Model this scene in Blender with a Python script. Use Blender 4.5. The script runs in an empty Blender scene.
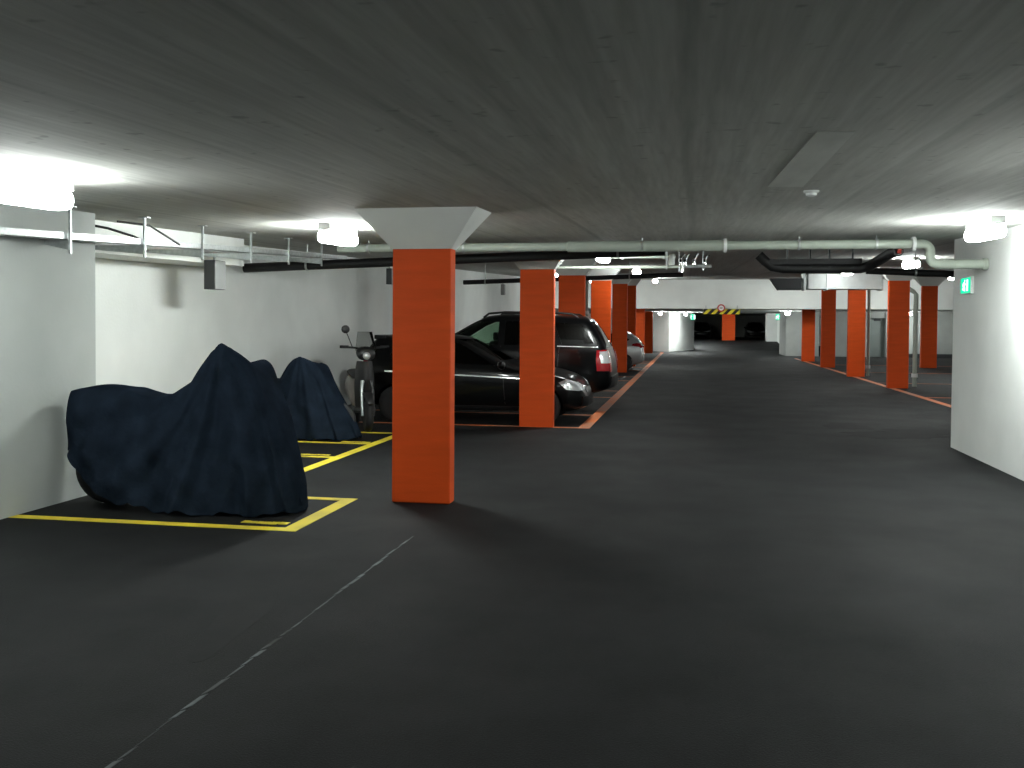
import bpy, bmesh, math, random
import numpy as np
from mathutils import Vector, Matrix
from mathutils.bvhtree import BVHTree
random.seed(7)
PI = math.pi
SC = bpy.context.scene
COL = SC.collection

# ------------------------------------------------------------------ materials
def _nodes(name):
    m = bpy.data.materials.new(name); m.use_nodes = True
    nt = m.node_tree; nt.nodes.clear()
    out = nt.nodes.new('ShaderNodeOutputMaterial')
    return m, nt, out

def principled(name, col, rough=.5, metal=0., coat=0., spec=.5, noise=0., nscale=8., bump=0., bscale=40., stretch=(1, 1, 1), sheen=0., detail=4., trans=0., ior=1.5):
    m, nt, out = _nodes(name)
    b = nt.nodes.new('ShaderNodeBsdfPrincipled')
    b.inputs['Base Color'].default_value = (*col, 1)
    b.inputs['Roughness'].default_value = rough
    b.inputs['Metallic'].default_value = metal
    b.inputs['Coat Weight'].default_value = coat
    b.inputs['Coat Roughness'].default_value = .04
    b.inputs['Specular IOR Level'].default_value = spec
    b.inputs['Sheen Weight'].default_value = sheen
    b.inputs['Transmission Weight'].default_value = trans
    b.inputs['IOR'].default_value = ior
    nt.links.new(b.outputs[0], out.inputs[0])
    if noise or bump:
        tc = nt.nodes.new('ShaderNodeTexCoord')
        mp = nt.nodes.new('ShaderNodeMapping'); mp.inputs['Scale'].default_value = stretch
        nt.links.new(tc.outputs['Object'], mp.inputs[0])
    if noise:
        n = nt.nodes.new('ShaderNodeTexNoise'); n.inputs['Scale'].default_value = nscale; n.inputs['Detail'].default_value = detail
        nt.links.new(mp.outputs[0], n.inputs['Vector'])
        r = nt.nodes.new('ShaderNodeMapRange')
        r.inputs['From Min'].default_value = .3; r.inputs['From Max'].default_value = .7
        r.inputs['To Min'].default_value = 1 - noise; r.inputs['To Max'].default_value = 1 + noise
        nt.links.new(n.outputs['Fac'], r.inputs[0])
        mx = nt.nodes.new('ShaderNodeVectorMath'); mx.operation = 'SCALE'
        mx.inputs[0].default_value = col
        nt.links.new(r.outputs[0], mx.inputs['Scale'])
        nt.links.new(mx.outputs[0], b.inputs['Base Color'])
    if bump:
        n2 = nt.nodes.new('ShaderNodeTexNoise'); n2.inputs['Scale'].default_value = bscale; n2.inputs['Detail'].default_value = 3
        nt.links.new(mp.outputs[0], n2.inputs['Vector'])
        bp = nt.nodes.new('ShaderNodeBump'); bp.inputs['Strength'].default_value = bump; bp.inputs['Distance'].default_value = .02
        nt.links.new(n2.outputs['Fac'], bp.inputs['Height'])
        nt.links.new(bp.outputs[0], b.inputs['Normal'])
    return m

def emission(name, col, s):
    m, nt, out = _nodes(name)
    e = nt.nodes.new('ShaderNodeEmission'); e.inputs[0].default_value = (*col, 1); e.inputs[1].default_value = s
    nt.links.new(e.outputs[0], out.inputs[0]); return m

def glass_mat(name, tint, refl=.09, rough=.02):
    m, nt, out = _nodes(name)
    t = nt.nodes.new('ShaderNodeBsdfTransparent'); t.inputs[0].default_value = (*tint, 1)
    g = nt.nodes.new('ShaderNodeBsdfGlossy'); g.inputs['Roughness'].default_value = rough
    f = nt.nodes.new('ShaderNodeFresnel'); f.inputs[0].default_value = 1.45
    mx = nt.nodes.new('ShaderNodeMixShader')
    nt.links.new(f.outputs[0], mx.inputs[0]); nt.links.new(t.outputs[0], mx.inputs[1]); nt.links.new(g.outputs[0], mx.inputs[2])
    nt.links.new(mx.outputs[0], out.inputs[0]); return m

def worn_paint(name, col, worn, amount=.5, scale=3.):
    m, nt, out = _nodes(name)
    b = nt.nodes.new('ShaderNodeBsdfPrincipled'); b.inputs['Roughness'].default_value = .7; b.inputs['Specular IOR Level'].default_value = .3
    tc = nt.nodes.new('ShaderNodeTexCoord')
    n = nt.nodes.new('ShaderNodeTexNoise'); n.inputs['Scale'].default_value = scale; n.inputs['Detail'].default_value = 6
    nt.links.new(tc.outputs['Object'], n.inputs['Vector'])
    r = nt.nodes.new('ShaderNodeMapRange'); r.inputs['From Min'].default_value = .42; r.inputs['From Max'].default_value = .62
    r.inputs['To Max'].default_value = amount
    nt.links.new(n.outputs['Fac'], r.inputs[0])
    mx = nt.nodes.new('ShaderNodeMix'); mx.data_type = 'RGBA'
    mx.inputs[6].default_value = (*col, 1); mx.inputs[7].default_value = (*worn, 1)
    nt.links.new(r.outputs[0], mx.inputs[0]); nt.links.new(mx.outputs[2], b.inputs['Base Color'])
    nt.links.new(b.outputs[0], out.inputs[0]); return m

def asphalt():
    m, nt, out = _nodes('asphalt')
    b = nt.nodes.new('ShaderNodeBsdfPrincipled'); b.inputs['Specular IOR Level'].default_value = .15
    L = nt.links
    tc = nt.nodes.new('ShaderNodeTexCoord')
    def noise(scale, detail=4, stretch=(1, 1, 1), rough=.5):
        mp = nt.nodes.new('ShaderNodeMapping'); mp.inputs['Scale'].default_value = stretch
        L.new(tc.outputs['Object'], mp.inputs[0])
        n = nt.nodes.new('ShaderNodeTexNoise'); n.inputs['Scale'].default_value = scale; n.inputs['Detail'].default_value = detail
        n.inputs['Roughness'].default_value = rough
        L.new(mp.outputs[0], n.inputs['Vector']); return n.outputs['Fac']
    def rng(f, a, c, lo, hi):
        r = nt.nodes.new('ShaderNodeMapRange'); r.inputs[1].default_value = a; r.inputs[2].default_value = c
        r.inputs[3].default_value = lo; r.inputs[4].default_value = hi; L.new(f, r.inputs[0]); return r.outputs[0]
    def mul(a, c):
        q = nt.nodes.new('ShaderNodeMath'); q.operation = 'MULTIPLY'; L.new(a, q.inputs[0]); L.new(c, q.inputs[1]); return q.outputs[0]
    big = rng(noise(.45, 3, (1., .8, 1)), .3, .7, .84, 1.16)
    mid = rng(noise(3.2, 6, (1, .6, 1), .65), .3, .7, .78, 1.22)
    fine = rng(noise(160, 2), .3, .75, .6, 1.45)
    v = mul(mul(big, mid), fine)
    s = nt.nodes.new('ShaderNodeVectorMath'); s.operation = 'SCALE'; s.inputs[0].default_value = (.0092, .0098, .0105)
    L.new(v, s.inputs['Scale']); L.new(s.outputs[0], b.inputs['Base Color'])
    L.new(rng(noise(1.1, 3), .3, .7, .72, .82), b.inputs['Roughness'])
    bp = nt.nodes.new('ShaderNodeBump'); bp.inputs['Strength'].default_value = .5; bp.inputs['Distance'].default_value = .008
    L.new(noise(120, 3), bp.inputs['Height']); L.new(bp.outputs[0], b.inputs['Normal'])
    L.new(b.outputs[0], out.inputs[0]); return m

def concrete_ceiling():
    m, nt, out = _nodes('board_marked_concrete')
    b = nt.nodes.new('ShaderNodeBsdfPrincipled'); b.inputs['Roughness'].default_value = .85; b.inputs['Specular IOR Level'].default_value = .15
    L = nt.links
    tc = nt.nodes.new('ShaderNodeTexCoord')
    def noise(scale, detail, stretch):
        mp = nt.nodes.new('ShaderNodeMapping'); mp.inputs['Scale'].default_value = stretch
        L.new(tc.outputs['Object'], mp.inputs[0])
        n = nt.nodes.new('ShaderNodeTexNoise'); n.inputs['Scale'].default_value = scale; n.inputs['Detail'].default_value = detail
        L.new(mp.outputs[0], n.inputs['Vector']); return n.outputs['Fac']
    def rng(f, a, c, lo, hi):
        r = nt.nodes.new('ShaderNodeMapRange'); r.inputs[1].default_value = a; r.inputs[2].default_value = c
        r.inputs[3].default_value = lo; r.inputs[4].default_value = hi; L.new(f, r.inputs[0]); return r.outputs[0]
    def mul(a, c):
        q = nt.nodes.new('ShaderNodeMath'); q.operation = 'MULTIPLY'; L.new(a, q.inputs[0]); L.new(c, q.inputs[1]); return q.outputs[0]
    boards = noise(2.6, 2, (3.2, .05, 1))
    grain = noise(14, 4, (2.2, .12, 1))
    pits = rng(noise(9, 2, (1, 1, 1)), .66, .74, 1., .72)
    # shuttering joints along the drive
    wv = nt.nodes.new('ShaderNodeTexWave'); wv.wave_type = 'BANDS'; wv.bands_direction = 'X'; wv.inputs['Scale'].default_value = .26
    wv.inputs['Distortion'].default_value = .25; wv.inputs['Detail'].default_value = 1
    L.new(tc.outputs['Object'], wv.inputs['Vector'])
    joint = rng(wv.outputs['Fac'], 0, .012, .82, 1.)
    v = mul(mul(mul(rng(boards, .3, .7, .9, 1.1), rng(grain, .3, .7, .9, 1.1)), pits), joint)
    s = nt.nodes.new('ShaderNodeVectorMath'); s.operation = 'SCALE'; s.inputs[0].default_value = (.50, .505, .48)
    L.new(v, s.inputs['Scale']); L.new(s.outputs[0], b.inputs['Base Color'])
    bp = nt.nodes.new('ShaderNodeBump'); bp.inputs['Strength'].default_value = .16; bp.inputs['Distance'].default_value = .012
    L.new(mul(boards, grain), bp.inputs['Height']); L.new(bp.outputs[0], b.inputs['Normal'])
    L.new(b.outputs[0], out.inputs[0]); return m

def striped(name, c1, c2, scale):
    m, nt, out = _nodes(name)
    b = nt.nodes.new('ShaderNodeBsdfPrincipled'); b.inputs['Roughness'].default_value = .5
    tc = nt.nodes.new('ShaderNodeTexCoord'); mp = nt.nodes.new('ShaderNodeMapping')
    sx = nt.nodes.new('ShaderNodeSeparateXYZ'); nt.links.new(tc.outputs['Object'], sx.inputs[0])
    a = nt.nodes.new('ShaderNodeMath'); a.operation = 'SUBTRACT'; nt.links.new(sx.outputs[0], a.inputs[0]); nt.links.new(sx.outputs[2], a.inputs[1])
    s = nt.nodes.new('ShaderNodeMath'); s.operation = 'MULTIPLY'; s.inputs[1].default_value = scale; nt.links.new(a.outputs[0], s.inputs[0])
    f = nt.nodes.new('ShaderNodeMath'); f.operation = 'FRACT'; nt.links.new(s.outputs[0], f.inputs[0])
    g = nt.nodes.new('ShaderNodeMath'); g.operation = 'GREATER_THAN'; g.inputs[1].default_value = .5; nt.links.new(f.outputs[0], g.inputs[0])
    mx = nt.nodes.new('ShaderNodeMix'); mx.data_type = 'RGBA'; mx.inputs[6].default_value = (*c1, 1); mx.inputs[7].default_value = (*c2, 1)
    nt.links.new(g.outputs[0], mx.inputs[0]); nt.links.new(mx.outputs[2], b.inputs['Base Color'])
    nt.links.new(b.outputs[0], out.inputs[0]); return m

LAMP = 34.
M = dict(
    asphalt=asphalt(), ceiling=concrete_ceiling(),
    walldim=principled('dimmed_white_wall_paint', (.46, .49, .475), .75, spec=.2, noise=.05, nscale=1.3, bump=.12, bscale=30),  # white wall paint with weaker light on the near wall put into the colour
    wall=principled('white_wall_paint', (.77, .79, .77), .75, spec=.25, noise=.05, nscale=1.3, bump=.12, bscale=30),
    capital=principled('pale_concrete_paint', (.68, .70, .68), .75, spec=.2, noise=.04, nscale=3, bump=.1, bscale=30),
    soffit=principled('beige_grey_concrete', (.45, .45, .41), .85, spec=.2, noise=.08, nscale=4),
    doorgrey=principled('grey_green_door', (.20, .23, .22), .6),
    greywall=principled('grey_wall_paint', (.33, .34, .325), .8, spec=.2, noise=.06, nscale=2),
    patch=principled('smooth_repair_mortar', (.60, .61, .58), .8, spec=.2, noise=.08, nscale=5, stretch=(2, .4, 1)),
    orange=principled('orange_column_paint', (.64, .074, .007), .6, spec=.2, noise=.07, nscale=5, stretch=(.4, .4, 3), bump=.12, bscale=60),
    yellow=worn_paint('yellow_line_paint', (.74, .60, .04), (.50, .40, .05), .7),
    orangeline=worn_paint('orange_line_paint', (.52, .13, .035), (.34, .17, .11), .8, 1.6),
    jointm=worn_paint('pale_joint_filler', (.13, .145, .155), (.02, .021, .022), 1., 1.6),
    stain=principled('dark_damp_asphalt', (.0058, .0061, .0066), .8, spec=.12, noise=.25, nscale=6),
    smear=principled('faint_tyre_smear', (.0080, .0084, .009), .74, spec=.14, noise=.2, nscale=5),
    cover=principled('navy_cover_fabric', (.0125, .0190, .0300), .85, spec=.05, ior=1.03, noise=.25, nscale=5, bump=.35, bscale=26),
    rubber=principled('black_rubber', (.012, .012, .013), .7, noise=.2, nscale=20),
    alloy=principled('alloy_wheel', (.35, .36, .37), .3, metal=1.),
    blackpaint=principled('black_car_paint', (.003, .0032, .0036), .3, coat=.28, spec=.12),
    silverpaint=principled('silver_car_paint', (.55, .57, .58), .3, metal=.6, coat=1.),
    glass=glass_mat('green_tinted_glass', (.72, .82, .75)),
    darkglass=glass_mat('dark_tinted_glass', (.06, .065, .065)),
    chrome=principled('chrome', (.75, .76, .77), .12, metal=1.),
    trim=principled('black_plastic', (.014, .014, .015), .45),
    seatm=principled('dark_seat_fabric', (.03, .03, .032), .85, noise=.15, nscale=30),
    redlens=principled('red_lamp_lens', (.27, .008, .012), .15, coat=.7),
    clearlens=principled('clear_lamp_lens', (.68, .70, .72), .12, metal=.45, coat=1.),
    galv=principled('galvanised_steel', (.50, .53, .53), .38, metal=.75, noise=.15, nscale=25),
    pvc=principled('pale_grey_green_pipe', (.33, .37, .32), .55, noise=.05, nscale=6),
    whitepvc=principled('white_plastic', (.72, .74, .73), .45),
    blackpipe=principled('black_pipe_insulation', (.005, .005, .006), .6, noise=.2, nscale=30),
    duct=principled('galvanised_duct_sheet', (.58, .60, .60), .45, metal=.35, noise=.08, nscale=4),
    darkmetal=principled('dark_grey_metal', (.035, .037, .04), .5, metal=.3),
    boxgrey=principled('grey_plastic', (.30, .31, .31), .5),
    tube=emission('lit_diffuser', (.94, 1., .965), LAMP),
    exitgreen=emission('lit_green_sign', (.01, .62, .30), .55),
    exitwhite=emission('lit_white_pictogram', (.75, 1., .9), .8),
    hazard=striped('yellow_black_stripes', (.75, .62, .03), (.01, .01, .01), 1 / .36),
    signwhite=principled('white_sign_face', (.78, .78, .78), .5),
    signred=principled('red_sign_ring', (.40, .02, .025), .5),
    red=principled('red_enamel', (.35, .03, .02), .4),
    scooterpaint=principled('taupe_scooter_paint', (.16, .135, .12), .4, coat=.4),
    scooterlight=principled('pale_scooter_panel', (.50, .50, .49), .4, coat=.4),
    screen=glass_mat('smoked_acrylic', (.76, .77, .76)),
    plate=principled('blank_plate_white', (.6, .6, .58), .5),
)

# ------------------------------------------------------------------ helpers
class MB:
    """collects shapes in one bmesh"""
    def __init__(s): s.bm = bmesh.new()
    def box(s, c, d, rot=None):
        r = bmesh.ops.create_cube(s.bm, size=1.)
        mt = Matrix.Translation(c) @ (rot.to_4x4() if rot else Matrix()) @ Matrix.Diagonal((*d, 1))
        bmesh.ops.transform(s.bm, matrix=mt, verts=r['verts']); return s
    def bevelbox(s, c, d, b=.01, seg=2, rot=None):
        t = bmesh.new(); r = bmesh.ops.create_cube(t, size=1.)
        bmesh.ops.transform(t, matrix=Matrix.Diagonal((*d, 1)), verts=t.verts)
        bmesh.ops.bevel(t, geom=t.edges[:], offset=b, segments=seg, affect='EDGES', profile=.5)
        bmesh.ops.transform(t, matrix=Matrix.Translation(c) @ (rot.to_4x4() if rot else Matrix()), verts=t.verts)
        s._merge(t); return s
    def _merge(s, t):
        mp = {v: s.bm.verts.new(v.co) for v in t.verts}
        for f in t.faces:
            try: s.bm.faces.new([mp[v] for v in f.verts])
            except ValueError: pass
        t.free()
    def tube(s, pts, r, n=12, caps=True):
        pts = [Vector(p) for p in pts]; rs = r if isinstance(r, (list, tuple)) else [r] * len(pts)
        rings = []; up = None
        for i, p in enumerate(pts):
            a = pts[max(0, i - 1)]; b = pts[min(len(pts) - 1, i + 1)]
            d = (b - a).normalized()
            if up is None:
                up = Vector((0, 0, 1)) if abs(d.z) < .9 else Vector((1, 0, 0))
            u = (up - d * up.dot(d)).normalized(); w = d.cross(u); up = u
            rings.append([s.bm.verts.new(p + (u * math.cos(2 * PI * k / n) + w * math.sin(2 * PI * k / n)) * rs[i]) for k in range(n)])
        for A, B in zip(rings, rings[1:]):
            for k in range(n): s.bm.faces.new((A[k], A[(k + 1) % n], B[(k + 1) % n], B[k]))
        if caps:
            s.bm.faces.new(rings[0][::-1]); s.bm.faces.new(rings[-1])
        return s
    def lathe(s, prof, center=(0, 0, 0), axis='Y', n=28):
        """prof: list of (radius, offset along axis)"""
        c = Vector(center); rings = []
        for r, o in prof:
            ring = []
            for k in range(n):
                a = 2 * PI * k / n; x, y = r * math.cos(a), r * math.sin(a)
                v = {'Y': (x, o, y), 'X': (o, x, y), 'Z': (x, y, o)}[axis]
                ring.append(s.bm.verts.new(c + Vector(v)))
            rings.append(ring)
        for A, B in zip(rings, rings[1:]):
            for k in range(n): s.bm.faces.new((A[k], A[(k + 1) % n], B[(k + 1) % n], B[k]))
        s.bm.faces.new(rings[0]); s.bm.faces.new(rings[-1][::-1]); return s
    def prism(s, poly, a, b, axis='X'):
        """extrude a 2d polygon from a to b along axis; poly gives the other two coordinates in order"""
        def P(q, t): return {'X': (t, q[0], q[1]), 'Y': (q[0], t, q[1]), 'Z': (q[0], q[1], t)}[axis]
        A = [s.bm.verts.new(P(q, a)) for q in poly]; B = [s.bm.verts.new(P(q, b)) for q in poly]
        n = len(poly)
        s.bm.faces.new(A[::-1]); s.bm.faces.new(B)
        for k in range(n): s.bm.faces.new((A[k], A[(k + 1) % n], B[(k + 1) % n], B[k]))
        return s
    def frustum(s, lo, hi):
        """lo, hi = four corners each"""
        A = [s.bm.verts.new(p) for p in lo]; B = [s.bm.verts.new(p) for p in hi]
        s.bm.faces.new(A[::-1]); s.bm.faces.new(B)
        for k in range(4): s.bm.faces.new((A[k], A[(k + 1) % 4], B[(k + 1) % 4], B[k]))
        return s
    def ball(s, c, r, sub=2, scale=(1, 1, 1), rot=None):
        q = bmesh.ops.create_icosphere(s.bm, subdivisions=sub, radius=r)
        bmesh.ops.transform(s.bm, matrix=Matrix.Translation(c) @ (rot.to_4x4() if rot else Matrix()) @ Matrix.Diagonal((*scale, 1)), verts=q['verts']); return s
    def build(s, name, mat, parent=None, smooth=False, subsurf=0, auto=None):
        bmesh.ops.recalc_face_normals(s.bm, faces=s.bm.faces)
        me = bpy.data.meshes.new(name); s.bm.to_mesh(me); s.bm.free()
        me.materials.append(mat)
        if smooth:
            me.polygons.foreach_set('use_smooth', [True] * len(me.polygons))
            if auto is not None: me.set_sharp_from_angle(angle=math.radians(auto))
        o = bpy.data.objects.new(name, me); COL.objects.link(o)
        if parent: o.parent = parent
        if subsurf:
            md = o.modifiers.new('sub', 'SUBSURF'); md.levels = md.render_levels = subsurf
        return o

def thing(name, label, cat, loc=(0, 0, 0), rz=0., group=None):
    o = bpy.data.objects.new(name, None); COL.objects.link(o); o.empty_display_size = .1
    o.location = loc; o.rotation_euler = (0, 0, rz)
    return tag(o, label, cat, group)
def tag(o, label, cat, group=None):
    o['label'] = label; o['category'] = cat; o['kind'] = 'thing'
    if group: o['group'] = group
    return o
def struct(o, label=None):
    o['kind'] = 'structure'
    if label: o['label'] = label
    return o
def copy_tree(o, parent=None):
    c = o.copy(); COL.objects.link(c)
    if parent: c.parent = parent
    for ch in list(o.children): copy_tree(ch, c)
    return c

def zc(y):            # underside of the main ceiling, which climbs gently away from the entrance
    return 2.361 + .0305 * max(0., y)
SLOPE = math.atan(.0305)

# ------------------------------------------------------------------ the setting
b = MB(); b.prism([(-6, 0), (66, 0), (73, .54), (97, .54), (97, -.3), (-6, -.3)], -7.2, 14.6, 'X')
struct(b.build('floor', M['asphalt']), 'dark asphalt floor of the garage')
b = MB(); b.prism([(-6, 2.361), (0, 2.361), (45.0, zc(45.0)), (45.0, 4.2), (-6, 4.2)], -7.2, 14.6, 'X')
struct(b.build('ceiling', M['ceiling']), 'grey board-marked concrete ceiling')
b = MB(); b.prism([(45.0, 2.40), (66, 2.48), (73, 2.62), (97, 2.68), (97, 4.2), (45.0, 4.2)], -7.2, 14.6, 'X')
struct(b.build('ceiling_step', M['wall']), 'white downstand where the ceiling drops, at the far end of the drive')
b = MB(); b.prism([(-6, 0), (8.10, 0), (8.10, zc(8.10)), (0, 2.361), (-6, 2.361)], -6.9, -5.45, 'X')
struct(b.build('wall_left', M['walldim']), 'white wall beside the front covered motorcycle')
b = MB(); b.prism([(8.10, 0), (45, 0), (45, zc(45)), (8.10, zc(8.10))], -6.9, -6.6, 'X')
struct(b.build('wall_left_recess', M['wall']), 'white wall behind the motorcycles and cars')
b = MB(); b.prism([(45, 0), (75, 0), (75, 2.4), (45, 2.4)], -6.9, -6.6, 'X')
struct(b.build('wall_left_far', M['wall']))
b = MB(); b.prism([(8.10, zc(8.10) - .32), (12.1, zc(12.1) - .366), (12.1, zc(12.1)), (8.10, zc(8.10))], -6.6, -5.92, 'X')
struct(b.build('ceiling_beam', M['wall']), 'downstand beam along the top of the left wall')
b = MB(); b.prism([(-6, 0), (13.7, 0), (13.7, zc(13.7)), (0, 2.361), (-6, 2.361)], 3.46, 3.86, 'X')
struct(b.build('wall_right', M['wall']), 'white wall on the right with a bright lamp patch')
b = MB(); b.box((9.2, 13.55, 1.37), (10.7, .3, 2.73)); struct(b.build('wall_right_return', M['wall']))
b = MB(); b.prism([(13.7, 0), (54.3, 0), (54.3, 2.4), (45, 2.4), (45, zc(45)), (13.7, zc(13.7))], 14.2, 14.6, 'X')
struct(b.build('wall_right_far', M['wall']))
b = MB(); b.box((3.7, -5.85, 1.16), (21.8, .3, 2.32)); struct(b.build('wall_back', M['wall']))
# piers and cross walls past the step
b = MB(); b.prism([(-2.24, 60.6), (-1.25, 59.8), (.29, 65.9), (.29, 67.5), (-2.24, 67.5)], 0, 2.452, 'Z')
struct(b.build('wall_pier', M['wall']), 'white angled pier beside the far opening')
b = MB(); b.prism([(5.16, 54.3), (6.9, 54.3), (6.9, 58), (5.16, 58)], 0, 2.435, 'Z')
b.prism([(7.35, 54.3), (9.55, 54.3), (9.55, 54.7), (7.35, 54.7)], 0, 2.435, 'Z')
b.prism([(10.35, 54.3), (14.2, 54.3), (14.2, 54.7), (10.35, 54.7)], 0, 2.435, 'Z')
b.prism([(6.9, 54.4), (7.35, 54.4), (7.35, 54.7), (6.9, 54.7)], 2.1, 2.435, 'Z')
b.prism([(9.55, 54.4), (10.35, 54.4), (10.35, 54.7), (9.55, 54.7)], 2.1, 2.435, 'Z')
dw = MB(); dw.box((9.95, 54.66, 1.05), (.8, .06, 2.1)); struct(dw.build('door_1', M['doorgrey']), 'grey door in the cross wall')
dw = MB(); dw.box((9.95, 54.60, 2.0), (.34, .05, .12)); struct(dw.build('trim_1', M['darkmetal']))
struct(b.build('wall_cross', M['greywall']), 'grey cross wall behind the right row of columns')
b = MB(); b.prism([(5.55, 72.6), (6.3, 72.6), (6.3, 69.6), (9.6, 69.6), (9.6, 74), (5.55, 74)], -.1, 2.58, 'Z')
struct(b.build('wall_ramp_side', M['wall']), 'stepped white wall beside the far ramp')
b = MB(); b.box((3.7, 96.8, 1.6), (21.8, .3, 2.2)); struct(b.build('wall_far', M['greywall']))
b = MB(); b.box((-4.6, 75.1, 1.5), (5.2, .3, 2.4)); struct(b.build('wall_end_left', M['greywall']))
# base strip of the cross wall
b = MB(); b.box((12.4, 54.24, .1), (3.6, .10, .2)); struct(b.build('baseboard_right', M['darkmetal']))

# repaired strip in the ceiling
b = MB()
P = [(.52, 6.90), (.76, 6.92), (.74, 4.66), (.57, 4.64)]
b.frustum([(x, y, zc(y) - .004) for x, y in P], [(x, y, zc(y) + .004) for x, y in P])
struct(b.build('ceiling_patch', M['patch']), 'lighter repaired strip in the ceiling')

# ------------------------------------------------------------------ floor markings (flat paint)
def flat(name, polys, mat, label, z=.004):
    b = MB()
    for p in polys: b.prism(p, .0005, z, 'Z')
    o = b.build(name, mat); return struct(o, label)
def rect(x0, x1, y0, y1): return [(x0, y0), (x1, y0), (x1, y1), (x0, y1)]
flat('floor_marking', [rect(-5.44, -2.96, 6.91, 7.02), rect(-3.09, -2.96, 7.02, 8.32), rect(-5.44, -3.09, 8.21, 8.32)], M['yellow'], 'yellow bay outline around the front covered motorcycle')
flat('floor_marking', [rect(-4.18, -4.05, 8.42, 14.2)] + [rect(-6.55, -4.18, y - .055, y + .055) for y in (9.6, 10.86, 12.19, 13.46)], M['yellow'], 'yellow motorcycle bay lines along the recessed wall')
def mark(x, y, w):   # a short painted bay mark, too foreshortened to read
    out = []; t = x
    while t < x + w:
        k = random.uniform(.045, .075); out.append(rect(t, t + k, y - random.uniform(.03, .05), y + random.uniform(.03, .05))); t += k + random.uniform(.004, .012)
    return out
flat('floor_marking', mark(-3.52, 7.165, .33), M['yellow'], 'small yellow bay mark in front of the near covered motorcycle')
flat('floor_marking', mark(-4.66, 11.03, .36), M['yellow'], 'small yellow bay mark between the two covered motorcycles')
flat('floor_marking', mark(-4.62, 12.34, .36), M['yellow'], 'small yellow bay mark at the rear covered motorcycle')
flat('floor_marking', [rect(-1.69, -1.51, 14.8, 58.)], M['orangeline'], 'long orange line along the left bays')
flat('floor_marking', [rect(-6.5, -1.69, y - .05, y + .05) for y in (14.86, 17.02, 21.3, 23.45, 27.9, 30.1, 34.6, 36.8, 41.2, 43.4)], M['orangeline'], 'orange bay dividers on the left')
flat('floor_marking', [rect(5.17, 5.33, 13.9, 50.)], M['orangeline'], 'long orange line along the right bays')
flat('floor_marking', [rect(5.33, 13.9, y - .05, y + .05) for y in (20.6, 23.3, 29.0, 35.6, 42.4)], M['orangeline'], 'orange bay dividers on the right')
# joint in the asphalt with pale filler
b = MB(); y = 2.4; random.seed(3)
while y < 6.85:
    L = random.uniform(.1, .22); w = random.choice([.003, .006, .009, .013]); x = -2.035 + random.uniform(-.004, .004)
    b.prism([(x - w, y), (x + w * .7, y + L * .3), (x + w, y + L), (x - w * .6, y + L * .8)], .0005, .003, 'Z'); y += L * .93
struct(b.build('floor_joint', M['jointm']), 'pale broken joint line in the asphalt')
b = MB()
for (cx, cy, rx, ry, sd) in ((3.0, 15.0, .75, .42, 1), (3.95, 15.6, 1.1, .35, 2), (2.5, 16.2, .35, .5, 3)):
    random.seed(sd); n = 64
    pts = []
    for k in range(n):
        a = 2 * PI * k / n; r = 1 + .16 * math.sin(3 * a + sd) + .1 * math.sin(7 * a + 2 * sd) + random.uniform(-.07, .07)
        pts.append((cx + rx * r * math.cos(a), cy + ry * r * math.sin(a)))
    if cx > 3.4: pts = [(min(p[0], 6.), p[1]) for p in pts]
    b.prism(pts, .0004, .0012 + .0003 * sd, 'Z')
struct(b.build('floor_stain', M['stain']), 'dark damp patch on the drive')
b = MB()
pts = []
for k in range(24):
    a = 2 * PI * k / 24; pts.append((-2.38 + .12 * math.cos(a) * (1 + .2 * math.sin(3 * a)) - .25 * math.sin(a) * .4, 4.75 + .62 * math.sin(a)))
b.prism(pts, .0004, .0014, 'Z'); struct(b.build('floor_stain', M['smear']), 'dark smear beside the joint line')

# ------------------------------------------------------------------ columns
def column(x0, x1, y0, label, top=None, depth=.17, group='orange columns'):
    xc, yc = (x0 + x1) / 2, y0 + depth / 2; w = (x1 - x0) / 2; d = depth / 2
    t = thing('support_column', label, 'column', (xc, yc, 0), 0, group)
    z1 = (zc(y0) - .335) if top is None else top
    bm = MB(); bm.bevelbox((0, 0, z1 / 2), (2 * w, 2 * d, z1), .008, 1); bm.build('shaft', M['orange'], t)
    if top is None:
        f = .285; fb = .23; za, zb = zc(yc - d - fb) + .004, zc(yc + d + fb) + .004
        bm = MB(); bm.frustum([(-w - .004, -d - .004, z1 - .01), (w + .004, -d - .004, z1 - .01), (w + .004, d + .004, z1 - .01), (-w - .004, d + .004, z1 - .01)],
                              [(-w - f, -d - fb, za), (w + f, -d - fb, za), (w + f, d + fb, zb), (-w - f, d + fb, zb)])
        bm.build('flared_capital', M['capital'], t)['label'] = 'white flared column head'
    return t
column(-2.615, -2.08, 8.25, 'nearest orange column, with white flared head, beside the covered motorcycles')
column(-2.62, -2.085, 14.82, 'orange column standing in front of the black hatchback')
column(-2.62, -2.085, 19.3, 'orange column rising behind the roof of the black off-road car')
column(-2.62, -2.085, 25.75, 'orange column just past the black off-road car, grey drain pipe on its left')
column(-2.61, -2.10, 32.85, 'orange column whose foot shows just in front of the silver car')
column(-2.62, -2.085, 38.0, 'orange column with bright right edge, rising behind the silver car')
column(-2.62, -2.085, 45.7, 'short orange column under the left end of the white ceiling step', top=2.402)
column(-2.64, -2.12, 56.4, 'small dark orange column left of the grey-white far pier', top=2.438)
column(5.14, 5.66, 26.65, 'widest orange column of the right row, nearest the right wall')
column(5.02, 5.56, 32.45, 'second orange column of the right row, below the sheet-metal duct')
column(5.11, 5.65, 39.5, 'third orange column of the right row, between two columns under the duct')
column(5.12, 5.70, 46.2, 'farthest orange column of the right row, ending under the white ceiling step', top=2.404)
column(9.03, 9.63, 40.4, 'orange column standing apart, deeper in the right bays beside the right wall edge')
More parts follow.
